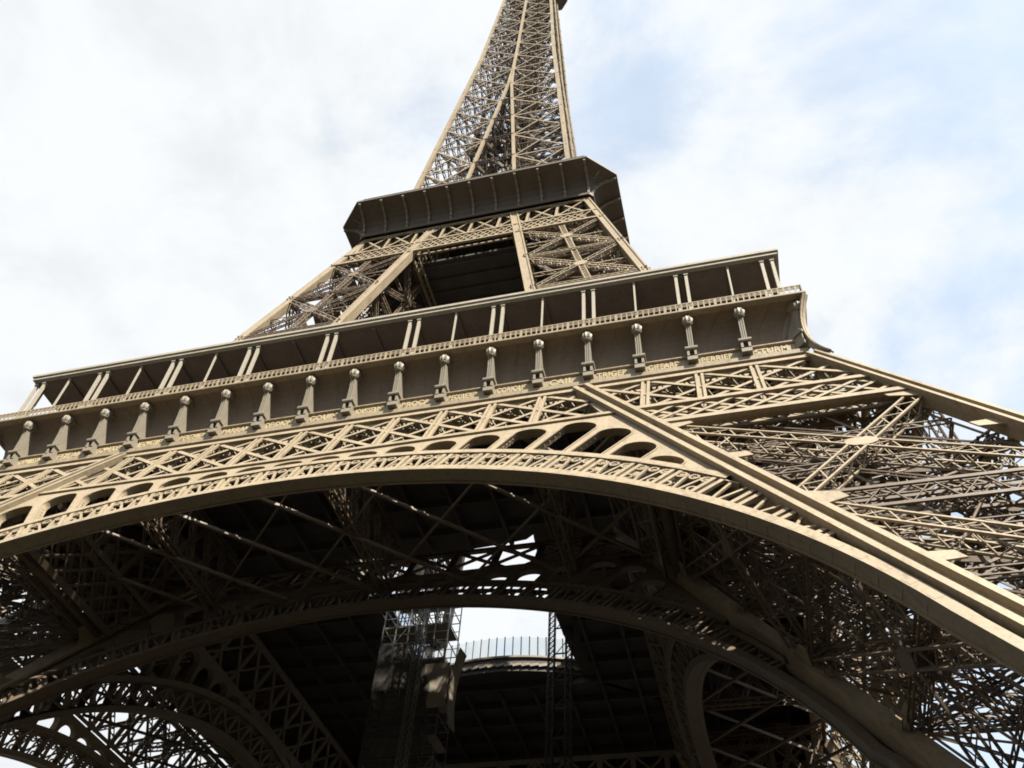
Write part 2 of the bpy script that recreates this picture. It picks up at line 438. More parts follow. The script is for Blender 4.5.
while z < 52:
    z1 = z+2.6
    f0, f1 = (.16, .84) if k % 2 == 0 else (.84, .16)
    a, c2 = inner_pt(f0, .82, z), inner_pt(f1, .82, z1)
    st.beam(a, c2, .06, .3); a2, c3 = add(a, (0, 1.0, 0)), add(c2, (0, 1.0, 0)); st.beam(a2, c3, .06, .3)
    st.beam(add(a, (0, 0, 1.05)), add(c2, (0, 0, 1.05)), .06, .06); st.beam(add(a2, (0, 0, 1.05)), add(c3, (0, 0, 1.05)), .06, .06)
    n = 12
    for i in range(n):
        p = lerp(a, c2, (i+.5)/n); st.beam(p, add(p, (0, 1, 0)), .28, .04)
        if i % 3 == 0:
            st.beam(p, add(p, (0, 0, 1.05)), .04, .04); st.beam(add(p, (0, 1, 0)), add(p, (0, 1, 1.05)), .04, .04)
    st.box(c2[0]-.8, c2[0]+.8, c2[1]-.2, c2[1]+1.3, c2[2]-.06, c2[2]); z = z1; k += 1
st_me = st.mesh('stair', IRON_FINE_SHADED)
ped_list = []
for pf in (P_oo, P_io, P_oi, P_ii):
    c = pf(.6); ped = MB(); ped.prism([(c[0]-2.6, c[1]-2.6, 0), (c[0]+2.6, c[1]-2.6, 0), (c[0]+2.6, c[1]+2.6, 0), (c[0]-2.6, c[1]+2.6, 0)], (0, 0, 1.1)); ped_list.append(ped.mesh('stone_pedestal', STONE))
for q in range(4):
    L = inst('leg', leg_me, tower, q*pi/2)
    for nm, me in panels:
        if nm == 'cross_brace' or q in (0, 1): inst(nm, me, L)
    for me in gus_list: inst('gusset_plate', me, L)
    for me in dia: inst('plan_bracing', me, L)
    inst('lift_track', trk_me, L); (inst('web_bracing', web_me, L) if q == 0 else None); inst('stair', st_me, L); [inst('stone_pedestal', me, L) for me in ped_list]

# ------------------------------------------------------------------ arches (outer plane and inner plane of every side)
ZC, RI, RE = 6.898, 37.157, 40.207
POST = [1.03+3.71*k for k in range(-9, 10)]
ZT = 44.4                                         # foot of the trellis above the arch
INNER_ARCH = (13.0, 34.3, 37.35, 46.3)
OUTER_ARCH = (ZC, RI, RE, ZT)
def make_plane(w, slope, inward):
    """point at x, z in a leg plane, d metres behind it"""
    def F(x, z, d=0.0): return (x, -w(z)+d, z)
    co = sqrt(1+slope*slope)
    ZC, RI_ = (OUTER_ARCH if slope < .5 else INNER_ARCH)[:2]
    def A(R, t, d=0.0):
        zz = ZC+R*cos(t)/co
        x = R*sin(t)
        if zz < 23 and R < RI_+1.0:                  # low down the rib leaves the circle and runs along the leg edge
            x = math.copysign(max(abs(x), wi(zz)-1.5+(R-RI_)), x)
        return (x, -(w0(zz))+d, zz)
    w0 = (lambda z: 58.538-.464*z) if slope < .5 else (lambda z: 18.952+.561*(50-z))
    return F, A, co, norm((0, -1, slope))
def arch_parts(slope, detail):
    ZC, RI, RE, ZT = OUTER_ARCH if slope < .5 else INNER_ARCH
    F, A, co, n = make_plane(wo if slope < .5 else wi, slope, 0)
    tmax = radians(99.5 if slope < .5 else 114)
    nt = 150
    T = [-tmax+2*tmax*i/nt for i in range(nt+1)]
    body = MB()
    def dep(t): return 1.02
    def band(r0, r1, d0, d1, keep=None):
        nonlocal T
        T0 = T
        if keep is not None:
            T = [t for t in T if (keep > 0 or abs(t) < radians(64)) and abs(A((r0+r1)/2, t)[0]) < wi(A((r0+r1)/2, t)[2])+keep]
        a = [A(r0, t, d0) for t in T]; b_ = [A(r1, t, d0) for t in T]
        body.strip(a, b_)
        body.strip([A(r1, t, d0) for t in T], [A(r1, t, d1) for t in T])
        body.strip([A(r0, t, d1) for t in T], [A(r0, t, d0) for t in T])
        body.strip([A(r1, t, d1) for t in T], [A(r0, t, d1) for t in T])
        T = T0
    band(RI, RI+.55, -.12, .3, .4)
    band(RI+.55, RI+.66, -.02, .3, .1)
    band(RE-.5, RE, -.12, .35, -.5)
    band(RE-.6, RE-.5, -.02, .35, -.5)
    # soffit of the rib
    T = [t for t in T if abs(A(RI, t)[0]) < wi(A(RI, t)[2])+.4]
    a = [A(RI+.05, t, .3) for t in T]; c = [A(RI+.05, t, dep(t)) for t in T]
    body.strip(a, c); a2 = [A(RI+.17, t, .3) for t in T]; c2 = [A(RI+.17, t, dep(t)) for t in T]; body.strip(c2, a2); body.strip(c, c2)
    jt = -tmax
    while jt < tmax:                                # flush butt joints of the rib plates
        q = A(RI, jt)
        if abs(jt) < radians(66):
            body.beam(A(RI+.28, jt, -.118), A(RI+.28, jt+radians(.7), -.118), .4, .02, n)
            body.beam(A(RI+.052, jt, .3), A(RI+.052, jt, dep(jt)), .3, .02, norm((sin(jt), 0, cos(jt))))
            if abs(A(RE, jt)[0]) < wi(A(RE, jt)[2])-.9: body.beam(A(RE-.25, jt, -.118), A(RE-.25, jt+radians(.7), -.118), .36, .02, n)
        jt += radians(1.95)
    # rear flanges of the rib
    TF = T
    for r0, r1 in ((RI-.02, RI+.5), (RE-.5, RE)):
        T = TF if r0 < RI else [t for t in TF if abs(t) < radians(60)]
        body.strip([A(r1, t, dep(t)+.02) for t in T], [A(r0, t, dep(t)+.02) for t in T])
        body.strip([A(r0, t, dep(t)+.02) for t in T], [A(r0, t, dep(t)+.2) for t in T])
        body.strip([A(r0, t, dep(t)+.2) for t in T], [A(r1, t, dep(t)+.2) for t in T])
    iz = (18.952-.68+.561*(50-ZC))
    lat = MB(); pit = radians(3.9); k0 = int(radians(64)/pit)
    def rtop(t):                                   # the band is cut off by the leg edge
        return min(RE-.5, (iz+.05)/max(.05, sin(abs(t))+.561/co*cos(t)))
    def clear(t): return rtop(t)-RI > 1.0
    for k in range(-k0, k0+1):
        t = k*pit+radians(.4)
        if not clear(t): continue
        for s in (-1, 1):
            dt = s*.24/38
            lat.beam(A(RI+.5, t+dt, .04), A(rtop(t), t+dt, .04), .24, .16, n)
        lat.beam(A(RI+.5, t, .16), A(rtop(t), t, .16), .4, .06, n)
        lat.beam(A(RI+.5, t, dep(t)), A(rtop(t), t, dep(t)), .4, .1, n)
        lat.beam(A(RI+.5, t, .2), A(RE-.6, t, dep(t)), .1, .1, n)
        if not clear(t+pit): continue
        c = t+pit/2
        for f in (-.2, .2):
            lat.beam(A(RI+.55, c+f*.3*pit, .08), A(max(RI+.6, min(RE-.7, rtop(c+f*pit)-.15)), c+f*pit, .08), .15, .12, n)
        if detail and rtop(t+pit) > RE-.6:
            for f, r, rr in ((-.31, RE-.92, .27), (.31, RE-.92, .27), (0, RE-.9, .25), (-.32, RI+.92, .25), (.32, RI+.92, .25)):
                lat.ring(A(r, c+f*pit, .06), n, rr, .13, 10)
            for f in (-.3, .3): lat.ring(A(RE-.92, c+f*pit, .06), n, .08, .1, 6)
            q = [A(RE-.62-.25*abs(sin(pi*i/8)), c+(i/8-.5)*.9*pit, .1) for i in range(9)]
            for i in range(8): lat.beam(q[i], q[i+1], .09, .1, n)
        lat.beam(A(RI+.5, t, dep(t)), A(RE-.5, t+pit, dep(t)), .16, .1, n)
        lat.beam(A(RI+.5, t+pit, dep(t)), A(RE-.5, t, dep(t)), .16, .1, n)
    # spandrel plate with round-headed openings
    sp_ = MB(); step = radians(3.9); D = .6
    hz = (ZT-ZC)*co
    kk = slope
    iz = (18.952-.68+.561*(50-ZC))
    def top(t):
        at = abs(t)
        r1 = hz/cos(at); r2 = iz/(sin(at)+.561/co*cos(at))
        return max(RE+.001, min(r1, r2))
    m = int(radians(52)/step)
    cells = []
    for k in range(-m-1, m+1):
        ta, tb = k*step+radians(.4), (k+1)*step+radians(.4)
        cells.append((ta, tb))
    def plate(seq_r0, seq_t):
        lo = [A(r, t, 0) for r, t in zip(seq_r0, seq_t)]; hi = [A(top(t), t, 0) for t in seq_t]
        sp_.strip(lo, hi)
        sp_.strip([A(top(t), t, D) for t in seq_t], [A(r, t, D) for r, t in zip(seq_r0, seq_t)])
    R0 = RE-.05
    for ta, tb in cells:
        tm = (ta+tb)/2
        if top(tm)-R0 < .12: continue
        hw = .41*(tb-ta)
        rt = min(top(tm-hw*.8), top(tm), top(tm+hw*.8))-.42
        # openings near the leg follow its slope
        if rt-R0 < .3:
            ts = [ta+(tb-ta)*i/6 for i in range(7)]
            plate([R0]*7, ts); continue
        he = min(.95, (rt-R0)*.75)
        tl = [ta+(tm-hw-ta)*i/3 for i in range(4)]; plate([R0]*4, tl)
        tr = [tm+hw+(tb-tm-hw)*i/3 for i in range(4)]; plate([R0]*4, tr)
        us = [-cos(pi*i/14) for i in range(15)]
        to = [tm+u*hw for u in us]; ro = []
        for u, t in zip(us, to):
            r = rt-he*(1-sqrt(max(0, 1-u*u)))
            ro.append(min(r, top(t)-.12))
        plate(ro, to)
        sp_.strip([A(R0, to[0], 0)]+[A(r, t, 0) for r, t in zip(ro, to)]+[A(R0, to[-1], 0)],
                  [A(R0, to[0], D)]+[A(r, t, D) for r, t in zip(ro, to)]+[A(R0, to[-1], D)])
        # raised rim and rivet row round the opening
        pr = [(R0, to[0])]+list(zip(ro, to))+[(R0, to[-1])]
        for i in range(len(pr)-1):
            sp_.beam(A(pr[i][0]+.06, pr[i][1], -.02), A(pr[i+1][0]+.06, pr[i+1][1], -.02), .1, .07, n)
        for side in (0, -1):
            for j in range(6):
                t = to[side]; r = R0+.2+(ro[side]-R0)*j/6
                sp_.box(*[c for c in (A(r, t, .3)[0]-.05, A(r, t, .3)[0]+.05, A(r, t, .3)[1]-.05, A(r, t, .3)[1]+.05, A(r, t, .3)[2]-.05, A(r, t, .3)[2]+.05)])
    return body, lat, sp_
ao = arch_parts(.464, True)
ai = arch_parts(.561, False)
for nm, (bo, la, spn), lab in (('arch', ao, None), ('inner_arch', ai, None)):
    pm = IRON if nm == 'arch' else INNER_SHADED
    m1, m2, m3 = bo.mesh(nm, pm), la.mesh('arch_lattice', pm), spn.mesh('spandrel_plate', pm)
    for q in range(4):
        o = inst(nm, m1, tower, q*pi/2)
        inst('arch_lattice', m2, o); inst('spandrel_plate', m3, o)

# ------------------------------------------------------------------ belt girders under the first gallery
def belt(slope, w, inside):
    F, A, co, n = make_plane(w, slope, 0)
    ch, dg, po = MB(), MB(), []
    wmax = (lambda z: wo(z)-.3)
    ztop, zmid, zbot = 50.3, 44.8, 41.75
    ZT = (OUTER_ARCH if slope < .5 else INNER_ARCH)[3]
    # chords
    def chord(z, hgt, wd, x0, x1, d=0):
        ch.beam(F(x0, z, d), F(x1, z, d), hgt, wd, n)
    chord(ztop, .55, .3, -wmax(ztop), wmax(ztop)); (None if inside else chord(ztop+.05, .5, .2, -wmax(ztop), wmax(ztop), .9))
    iw = wi(zmid) if slope < .5 else wi(zmid)
    for sx in (-1, 1):
        chord(zmid, .5, .3, sx*(wi(zmid)+.4), sx*wmax(zmid)); chord(zmid, .4, .2, sx*(wi(zmid)+.4), sx*wmax(zmid), .95)
        chord(zbot, .55, .34, sx*(wi(zbot)+.4), sx*wmax(zbot)); chord(zbot, .5, .2, sx*(wi(zbot)+.4), sx*wmax(zbot), 1.0)
        # soffit of the lower chord
        ch.beam(F(sx*(wi(zbot)+.4), zbot-.26, .28), F(sx*wmax(zbot), zbot-.26, .28), .06, .5, (0, 1, 0))
    chord(ZT+.22, .4, .3, -wi(ZT)+.6, wi(ZT)-.6); (None if inside else chord(ZT+.2, .35, .2, -wi(ZT)+.6, wi(ZT)-.6, .95))
    # posts
    for x in POST:
        if abs(x) > wmax(ztop)-.5: continue
        zb = zmid if abs(x) > wi(zmid) else ZT+.2
        if wi(ztop)-.8 < abs(x) < wi(zmid)+.6:
            continue
        pb = ch if inside else MB()
        if not inside: po.append(pb)
        for s in (-.2, .2): pb.beam(F(x+s, zb, -.03), F(x+s, ztop, -.03), .2, .16, n)
        pb.beam(F(x, zb, .08), F(x, ztop, .08), .36, .06, n)
        if inside: continue
        pb.beam(F(x, zb, .95), F(x, ztop, .95), .5, .12, n)
        for j in range(6):
            z0 = zb+(ztop-zb)*j/6; z1 = zb+(ztop-zb)*(j+1)/6
            pb.beam(F(x, z0, .1 if j % 2 else .9), F(x, z1, .9 if j % 2 else .1), .08, .05, (1, 0, 0))
    # double trellis: every tie runs across two bays
    pit = 3.71
    for k in range(-12, 12):
        xt = 1.03+pit*k
        for s in (-1, 1):
            xb = xt+s*2*pit
            # clip into the girder
            ts = [i/40 for i in range(41)]
            ok = []
            for t in ts:
                x = xt+(xb-xt)*t; z = ztop+(zmid-ztop)*t
                g = abs(x) < wmax(z)-.2 and not (abs(abs(x)-wi(z)) < .8)
                if abs(x) < wi(z) and z < ZT+.1: g = False
                ok.append(g)
            i = 0
            while i < 41:
                if ok[i]:
                    j = i
                    while j+1 < 41 and ok[j+1]: j += 1
                    if j-i >= 3:
                        p0 = F(xt+(xb-xt)*ts[i], ztop+(zmid-ztop)*ts[i], .02 if s > 0 else .1)
                        p1 = F(xt+(xb-xt)*ts[j], ztop+(zmid-ztop)*ts[j], .02 if s > 0 else .1)
                        if inside: dg.beam(p0, p1, .24, .2, n); i = j+1; continue
                        dg.ladder(p0, p1, mul(n, -1), .7, .32, .08, .06, .62, .3)
                        # riveted plates that hold the lacing
                        nn = int(dist(p0, p1)/.62)
                        for r in range(nn):
                            c = add(lerp(p0, p1, (r+.5)/nn), (0, .45, -.22))
                            dg.box(c[0]-.07, c[0]+.07, c[1]-.07, c[1]+.07, c[2]-.05, c[2]+.05)
                    i = j+1
                else: i += 1
    # close lattice between the two lower chords over the legs
    p2 = pit/2
    for k in range(-26, 27):
        x0 = 1.03+p2*k
        for sg in (-1, 1):
            x1 = x0+sg*pit*1.06
            run = []
            for i in range(31):
                t = i/30; x = x0+(x1-x0)*t; z = zbot+(zmid-zbot)*t
                if wi(z)+.5 < abs(x) < wmax(z)-.3: run.append(t)
            if len(run) < 4: continue
            for dd, wd in ((.03 if sg > 0 else .09, .27), (.9, .14)):
                dg.beam(F(x0+(x1-x0)*run[0], zbot+(zmid-zbot)*run[0], dd), F(x0+(x1-x0)*run[-1], zbot+(zmid-zbot)*run[-1], dd), wd, .08, n)
    # plates beside the leg edge
    for sx in (-1, 1):
        xs = wi(ZT)-.5
        pts = [F(sx*(wi(44.0)-3.4), ZT+.1), F(sx*(wi(44.0)-.3), ZT+.1), F(sx*(wi(47.6)-.4), 47.6), F(sx*(wi(47.2)-1.0), 47.2), F(sx*(wi(45.1)-1.3), 45.2), F(sx*(wi(44.0)-3.4), 44.7)]
        ch.prism(pts if sx < 0 else pts[::-1], (0, .25, 0))
    return ch, dg, po
for nm, (ch, dg, po) in (('belt_girder', belt(.464, wo, 0)), ('inner_belt_girder', belt(.561, wi, 1))):
    pm = IRON if nm == 'belt_girder' else INNER_SHADED
    a, b, c = ch.mesh(nm, pm), dg.mesh('trellis', pm), [x.mesh('girder_post', IRON) for x in po]
    for q in range(4):
        o = inst(nm, a, tower, q*pi/2); inst('trellis', b, o); [inst('girder_post', x, o) for x in c]

# ------------------------------------------------------------------ bracing of the first floor between the belts
ub = MB(); zb = 44.6
yo, yi = wo(zb)-.8, wi(zb)+.4
span = yo-yi
for k in range(-6, 7):
    x0 = -.4+7.55*k
    for s in (-1, 1):
        x1 = x0+s*span
        if max(abs(x0), abs(x1)) > yo+1 : continue
        p0, p1 = (x0, -yo, zb+(.0 if s > 0 else .36)), (x1, -yi, zb+(.0 if s > 0 else .36))
        wdb = .24 if s > 0 else .13
        ub.beam(p0, p1, wdb, .1); ub.beam(add(p0, (0, 0, .14)), add(p1, (0, 0, .14)), .07, .2)
ub_me = ub.mesh('wind_bracing', IRON_FINE_SHADED)
tb = MB()
for x in (-23, -15.3, 0, 15.3, 23):
    y0, y1 = -(wo(47)-1.0), -(wi(47)+.5)
    tb.lattice((x, y0+1.2, 45.0), (x, y1, 45.0), .7, .5, (0, 0, 1), .14, .07, .8)
    tb.lattice((x, y0+1.9, 50.0), (x, y1, 50.0), .7, .5, (0, 0, 1), .14, .07, .9)
    n = 5
    for i in range(n):
        a = lerp((x, y0+1.9, 50.0), (x, y1, 50.0), i/n); b = lerp((x, y0+1.2, 45.0), (x, y1, 45.0), (i+1)/n)
        a2 = lerp((x, y0+1.2, 45.0), (x, y1, 45.0), i/n); b2 = lerp((x, y0+1.9, 50.0), (x, y1, 50.0), (i+1)/n)
        tb.lattice(a, b, .35, .35, (1, 0, 0), .08, .05, .6); tb.lattice(a2, b2, .35, .35, (1, 0, 0), .08, .05, .6)
tb_me = tb.mesh('floor_truss', IRON_FINE_SHADED)
br = bpy.data.objects.new('floor_bracing', None); COL.objects.link(br); br.parent = tower
for q in range(4):
    inst('wind_bracing', ub_me, br, q*pi/2); inst('floor_truss', tb_me, br, q*pi/2)

# ------------------------------------------------------------------ first floor deck with its central void
def void_pts():
    P = []
    n = 20
    for i in range(n): x = -9.3+19.3*i/n; P.append((x, -12.2-.007*x*x))
    for i in range(n): y = -13.5+27*i/n; P.append((9.3+.004*y*y, y))
    for i in range(n): x = 10.0-19.3*i/n; P.append((x, 9.1+.024*x*x))
    for i in range(n): y = 13.5-27*i/n; P.append((-8.6-.004*y*y, y))
    return P
VP = void_pts(); nV = len(VP)
def outer_pts(h):
    P = []; n = 20
    for i in range(n): P.append((-h+2*h*i/n, -h))
    for i in range(n): P.append((h, -h+2*h*i/n))
    for i in range(n): P.append((h-2*h*i/n, h))
    for i in range(n): P.append((-h, h-2*h*i/n))
    return P
OP = outer_pts(33.0)
dk = MB()
for z, up in ((57.45, True), (56.0, False)):
    b = len(dk.v); dk.v += [(x, y, z) for x, y in VP]+[(x, y, z) for x, y in OP]
    for i in range(nV):
        j = (i+1) % nV
        f = (b+i, b+j, b+nV+j, b+nV+i); dk.f.append(f[::-1] if up else f)
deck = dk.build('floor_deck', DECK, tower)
jo = MB()
def inside_void(x, y):
    return -9.4 < x < 10.1 and -13 < y < 11.5
for k in range(-8, 9):
    c = 3.9*k
    for (fx) in (0, 1):
        runs = []; cur = None
        for i in range(67):
            t = -33+i
            x, y = (t, c) if fx == 0 else (c, t)
            g = not inside_void(x, y)
            if g and cur is None: cur = t
            if not g and cur is not None: runs.append((cur, t-1)); cur = None
        if cur is not None: runs.append((cur, 33))
        for a, b in runs:
            if b-a < 1: continue
            p0, p1 = ((a, c, 55.6), (b, c, 55.6)) if fx == 0 else ((c, a, 55.5), (c, b, 55.5))
            jo.beam(p0, p1, .3, .78 if fx == 0 else .98)
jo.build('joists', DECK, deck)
rim = MB(); fas = MB()
for i in range(nV):
    (x0, y0), (x1, y1) = VP[i], VP[(i+1) % nV]
    fas.strip([(x0, y0, 56.0), (x1, y1, 56.0)], [(x0, y0, 57.6), (x1, y1, 57.6)])
    rim.beam((x0, y0, 57.7), (x1, y1, 57.7), .5, .22)
    rim.beam((x0*.985, y0*.985, 56.75), (x1*.985, y1*.985, 56.55), .3, .3)
rim.build('void_rim', PAINT_GREY, deck); fas.build('rim_fascia', DECK, deck)
bal = bpy.data.objects.new('balustrade', None); COL.objects.link(bal); bal.parent = tower
gp, gl = MB(), MB()
acc = 0.0
per = [dist((*VP[i], 0), (*VP[(i+1) % nV], 0)) for i in range(nV)]
tot = sum(per); npst = int(tot/.95)
def at_len(L):
    i = 0
    while L > per[i] and i < nV-1: L -= per[i]; i += 1
    a, b = VP[i], VP[(i+1) % nV]; t = L/per[i]
    return (a[0]+(b[0]-a[0])*t, a[1]+(b[1]-a[1])*t)
pl = [at_len(tot*i/npst) for i in range(npst)]
for i in range(npst):
    p, q = pl[i], pl[(i+1) % npst]
    gp.beam((p[0], p[1], 57.7), (p[0]*.99, p[1]*.99, 60.3), .09, .12, (p[0], p[1], 0))
    gl.v += [(p[0], p[1], 57.9), (q[0], q[1], 57.9), (q[0]*.99, q[1]*.99, 60.2), (p[0]*.99, p[1]*.99, 60.2)]
    b = len(gl.v)-4; gl.f.append((b, b+1, b+2, b+3))
gp.build('baluster_posts', DARKSTEEL, bal); gl.build('glass_panes', GLASS, bal)

# ------------------------------------------------------------------ first gallery: frieze, cove, consoles, ledge, railing
def side_strip(b, prof, flip=False):
    for (h0, z0), (h1, z1) in zip(prof[:-1], prof[1:]):
        i = len(b.v)
        b.v += [(-h0, -h0, z0), (h0, -h0, z0), (h1, -h1, z1), (-h1, -h1, z1)]
        b.f.append((i, i+1, i+2, i+3))
fr = MB()
side_strip(fr, [(33.0, 50.9), (34.2, 50.9), (34.2, 51.45), (34.6, 51.5), (34.66, 51.58), (34.66, 51.98), (34.5, 52.04), (34.34, 52.08), (34.30, 53.06), (34.42, 53.1), (34.46, 53.16), (34.46, 53.26), (34.36, 53.34), (33.3, 53.36)])
fr_me = fr.mesh('frieze', IRON)
cv_ = MB()
cp = [(33.3, 53.36)]
for i in range(1, 11):
    t = i/10; cp.append((33.3+1.75*(1-cos(t*pi/2))**1.25, 53.36+3.75*sin(t*pi/2)))
side_strip(cv_, cp)
# seams of the cove plates
for k in range(-9, 9):
    xk = (k+.5)*34.3/9
    for (h0, z0), (h1, z1) in zip(cp[:-1], cp[1:]):
        cv_.beam((xk*h0/34.2, -h0-.0, z0), (xk*h1/34.2, -h1-.0, z1), .07, .05, (0, 1, 0))
cv_me = cv_.mesh('cove', COVE)
lg = MB()
side_strip(lg, [(35.05, 57.11), (35.1, 57.16), (35.44, 57.2), (35.5, 57.26), (35.5, 57.42), (35.46, 57.46), (34.7, 57.46), (32.9, 57.48)])
lg_me = lg.mesh('ledge', IRON)
cb = MB()
X = (1, 0, 0)
def vslab(pts, w):                                 # side outline (y, z) given a width across x
    cb.prism([(-w/2, y, z) for y, z in pts], (w, 0, 0))
vslab([(-33.4, 53.3), (-34.72, 53.3), (-34.72, 53.75), (-34.82, 53.78), (-34.82, 53.88), (-33.4, 53.9)], .78)
vslab([(-34.2, 52.2), (-34.98, 52.2), (-34.98, 52.55), (-34.86, 52.6), (-34.86, 52.72), (-34.2, 52.74)], .74)
for s in (-1, 1): cb.prism([(s*.26-.09, y, z) for y, z in ((-34.2, 52.74), (-34.92, 52.74), (-34.92, 53.35), (-34.2, 53.35))], (.18, 0, 0))
vslab([(-34.2, 52.74), (-34.6, 52.74), (-34.6, 53.35), (-34.2, 53.35)], .36)
vslab([(-34.2, 53.35), (-35.0, 53.35), (-35.05, 53.45), (-35.05, 53.6), (-34.9, 53.66), (-34.2, 53.66)], .92)
# tapering curved shaft with a fluted front
sh = [(-34.86, 53.66), (-34.88, 54.3), (-34.9, 54.9), (-34.95, 55.5), (-35.04, 56.2)]
back = [(-34.6, 56.25), (-34.2, 55.4), (-33.7, 54.6), (-33.5, 53.66)]
cb.prism([(-.19, y, z) for y, z in sh+back], (.38, 0, 0))
for s in (-.15, 0, .15):
    for (y0, z0), (y1, z1) in zip(sh[:-1], sh[1:]): cb.beam((s, y0-.02, z0), (s, y1-.02, z1), .09, .07, (0, 1, 0))
cb.blob((0, -35.02, 56.56), .40, .40, .5, 18, 9, .09)
cb.blob((0, -35.04, 56.12), .33, .3, .14, 14, 6)
cb.prism([(-.36, y, z) for y, z in ((-34.2, 56.7), (-34.9, 56.7), (-34.9, 57.15), (-34.2, 57.15))], (.72, 0, 0))
cb_me = cb.mesh('console', PAINT_GREY)
rl = MB()
hr = 35.3; zr0, zr1 = 57.47, 58.4
rl.beam((-hr, -hr, zr1), (hr, -hr, zr1), .09, .09); rl.beam((-hr, -hr, zr0+.12), (hr, -hr, zr0+.12), .07, .07); rl.beam((-hr, -hr, zr0+.55), (hr, -hr, zr0+.55), .05, .06)
nb = 168
for i in range(nb+1):
    x = -hr+2*hr*i/nb
    rl.beam((x, -hr, zr0), (x, -hr, zr1), .10 if i % 9 else .2, .08, (0, 1, 0))
    if i < nb:
        x1 = -hr+2*hr*(i+1)/nb; rl.beam((x, -hr, zr0+.58), (x1, -hr, zr1-.05), .05, .05, (0, 1, 0)); rl.beam((x1, -hr, zr0+.58), (x, -hr, zr1-.05), .05, .05, (0, 1, 0))
rl_me = rl.mesh('railing', IRON)
gal = bpy.data.objects.new('gallery', None); COL.objects.link(gal); gal.parent = tower
pitch_c = 34.4*2/18
cor = MB()                                          # corner bracket sweeping from the belt up to the ledge
cq = [(34.35+1.35*(1-t)**2.6+.95*t**3, 49.9+7.2*t) for t in [i/14 for i in range(15)]]
for (a, z0), (b, z1) in zip(cq[:-1], cq[1:]):
    cor.beam((a, -a, z0), (b, -b, z1), .12, .5, (1, -1, 0))
    cor.beam((a+.12, -a-.12, z0), (b+.12, -b-.12, z1), .5, .1, (1, -1, 0))
cor_me = cor.mesh('corner_bracket', IRON)
NAMES = ['JAMIN', 'GAY-LUSSAC', 'FIZEAU', 'SCHNEIDER', 'LE CHATELIER', 'BERTHIER', 'BARRAL', 'DE DION', 'GOUIN', 'JOUSSELIN', 'BROCA', 'BECQUEREL', 'CORIOLIS', 'CAIL', 'TRIGER', 'GIFFARD', 'PERRIER', 'STURM']
NAMES2 = ['CAUCHY', 'BELGRAND', 'REGNAULT', 'FRESNEL', 'DE PRONY', 'VICAT', 'EBELMEN', 'COULOMB', 'POINSOT', 'FOUCAULT', 'DELAUNAY', 'MORIN', 'HAUY', 'COMBES', 'THENARD', 'ARAGO', 'POISSON', 'MONGE']
dg_ = C.evaluated_depsgraph_get()
def text_mesh(txt):
    cu = bpy.data.curves.new('lettering', 'FONT'); cu.body = txt; cu.size = .78; cu.extrude = .03; cu.align_x = 'CENTER'; cu.align_y = 'CENTER'; cu.space_character = 1.12; cu.offset = .028
    o = bpy.data.objects.new('lettering', cu); COL.objects.link(o)
    C.view_layer.update()
    me = bpy.data.meshes.new_from_object(o.evaluated_get(C.evaluated_depsgraph_get()))
    bpy.data.objects.remove(o); bpy.data.curves.remove(cu)
    me.materials.clear(); me.materials.append(GOLD); me.name = 'lettering'
    xs = [v.co.x for v in me.vertices]; k = min(1.0, 2.3/(max(xs)-min(xs)))
    for v in me.vertices: v.co.x *= k
    return me
for q in range(4):
    f = inst('frieze', fr_me, tower, q*pi/2)
    if q < 2:
        for i, tname in enumerate(NAMES if q == 0 else NAMES2):
            xc = -34.4+pitch_c*(i+.5)
            o = inst('lettering', text_mesh(tname), f, 0, (xc-.22, -34.33, 52.6)); o.rotation_euler = (pi/2, 0, 0)
    inst('cove', cv_me, gal, q*pi/2); inst('ledge', lg_me, gal, q*pi/2)
    inst('railing', rl_me, gal, q*pi/2); inst('corner_bracket', cor_me, gal, q*pi/2)
    for i in range(19):
        x = -34.4+pitch_c*i
        if i == 18: continue
        c_, s_ = cos(q*pi/2), sin(q*pi/2)
        if i == 0:
            o = inst('console', cb_me, gal, q*pi/2-pi/4)
            # corner console turned to 45 degrees
            v = Vector((-34.35, -34.35, 0)); u = Vector((0, -34.4, 0)); 
            rot = Matrix.Rotation(q*pi/2-pi/4, 3, 'Z')
            tgt = Matrix.Rotation(q*pi/2, 3, 'Z') @ v
            o.location = tgt-(rot @ u)
        else:
            inst('console', cb_me, gal, q*pi/2, (c_*x, s_*x, 0))

# ------------------------------------------------------------------ arcade roof of the first gallery
rf = MB()
side_strip(rf, [(29.6, 63.85), (34.3, 63.95), (34.3, 64.07), (34.5, 64.12), (34.5, 64.42), (34.62, 64.46), (34.62, 64.72), (34.4, 64.78), (29.6, 65.0), (29.6, 63.85)])
rf_me = rf.mesh('gallery_roof', ROOFPAINT)
sf = MB()
side_strip(sf, [(29.7, 63.8), (34.22, 63.9)])
for x in [k*3.82 for k in range(-8, 9)]: sf.beam((x, -34.1, 63.78), (x, -29.8, 63.7), .22, .18)
sf_me = sf.mesh('soffit', SOFFIT)
wl_ = MB(); wl_.box(-29.5, 29.5, -29.75, -29.55, 57.5, 63.75); wl_me = wl_.mesh('glazed_wall', DARKSTEEL)
pst = MB(); hp, hp2 = 34.35, 0
def post_me(w):
    b = MB(); b.box(-w/2, w/2, -w/2, w/2, 0, 6.42); b.box(-w*.8, w*.8, -w*.8, w*.8, 0, .25); b.box(-w*.75, w*.75, -w*.75, w*.75, 6.22, 6.42)
    return b.mesh('roof_post', ROOFPAINT)
pm1, pm2 = post_me(.25), post_me(.14)
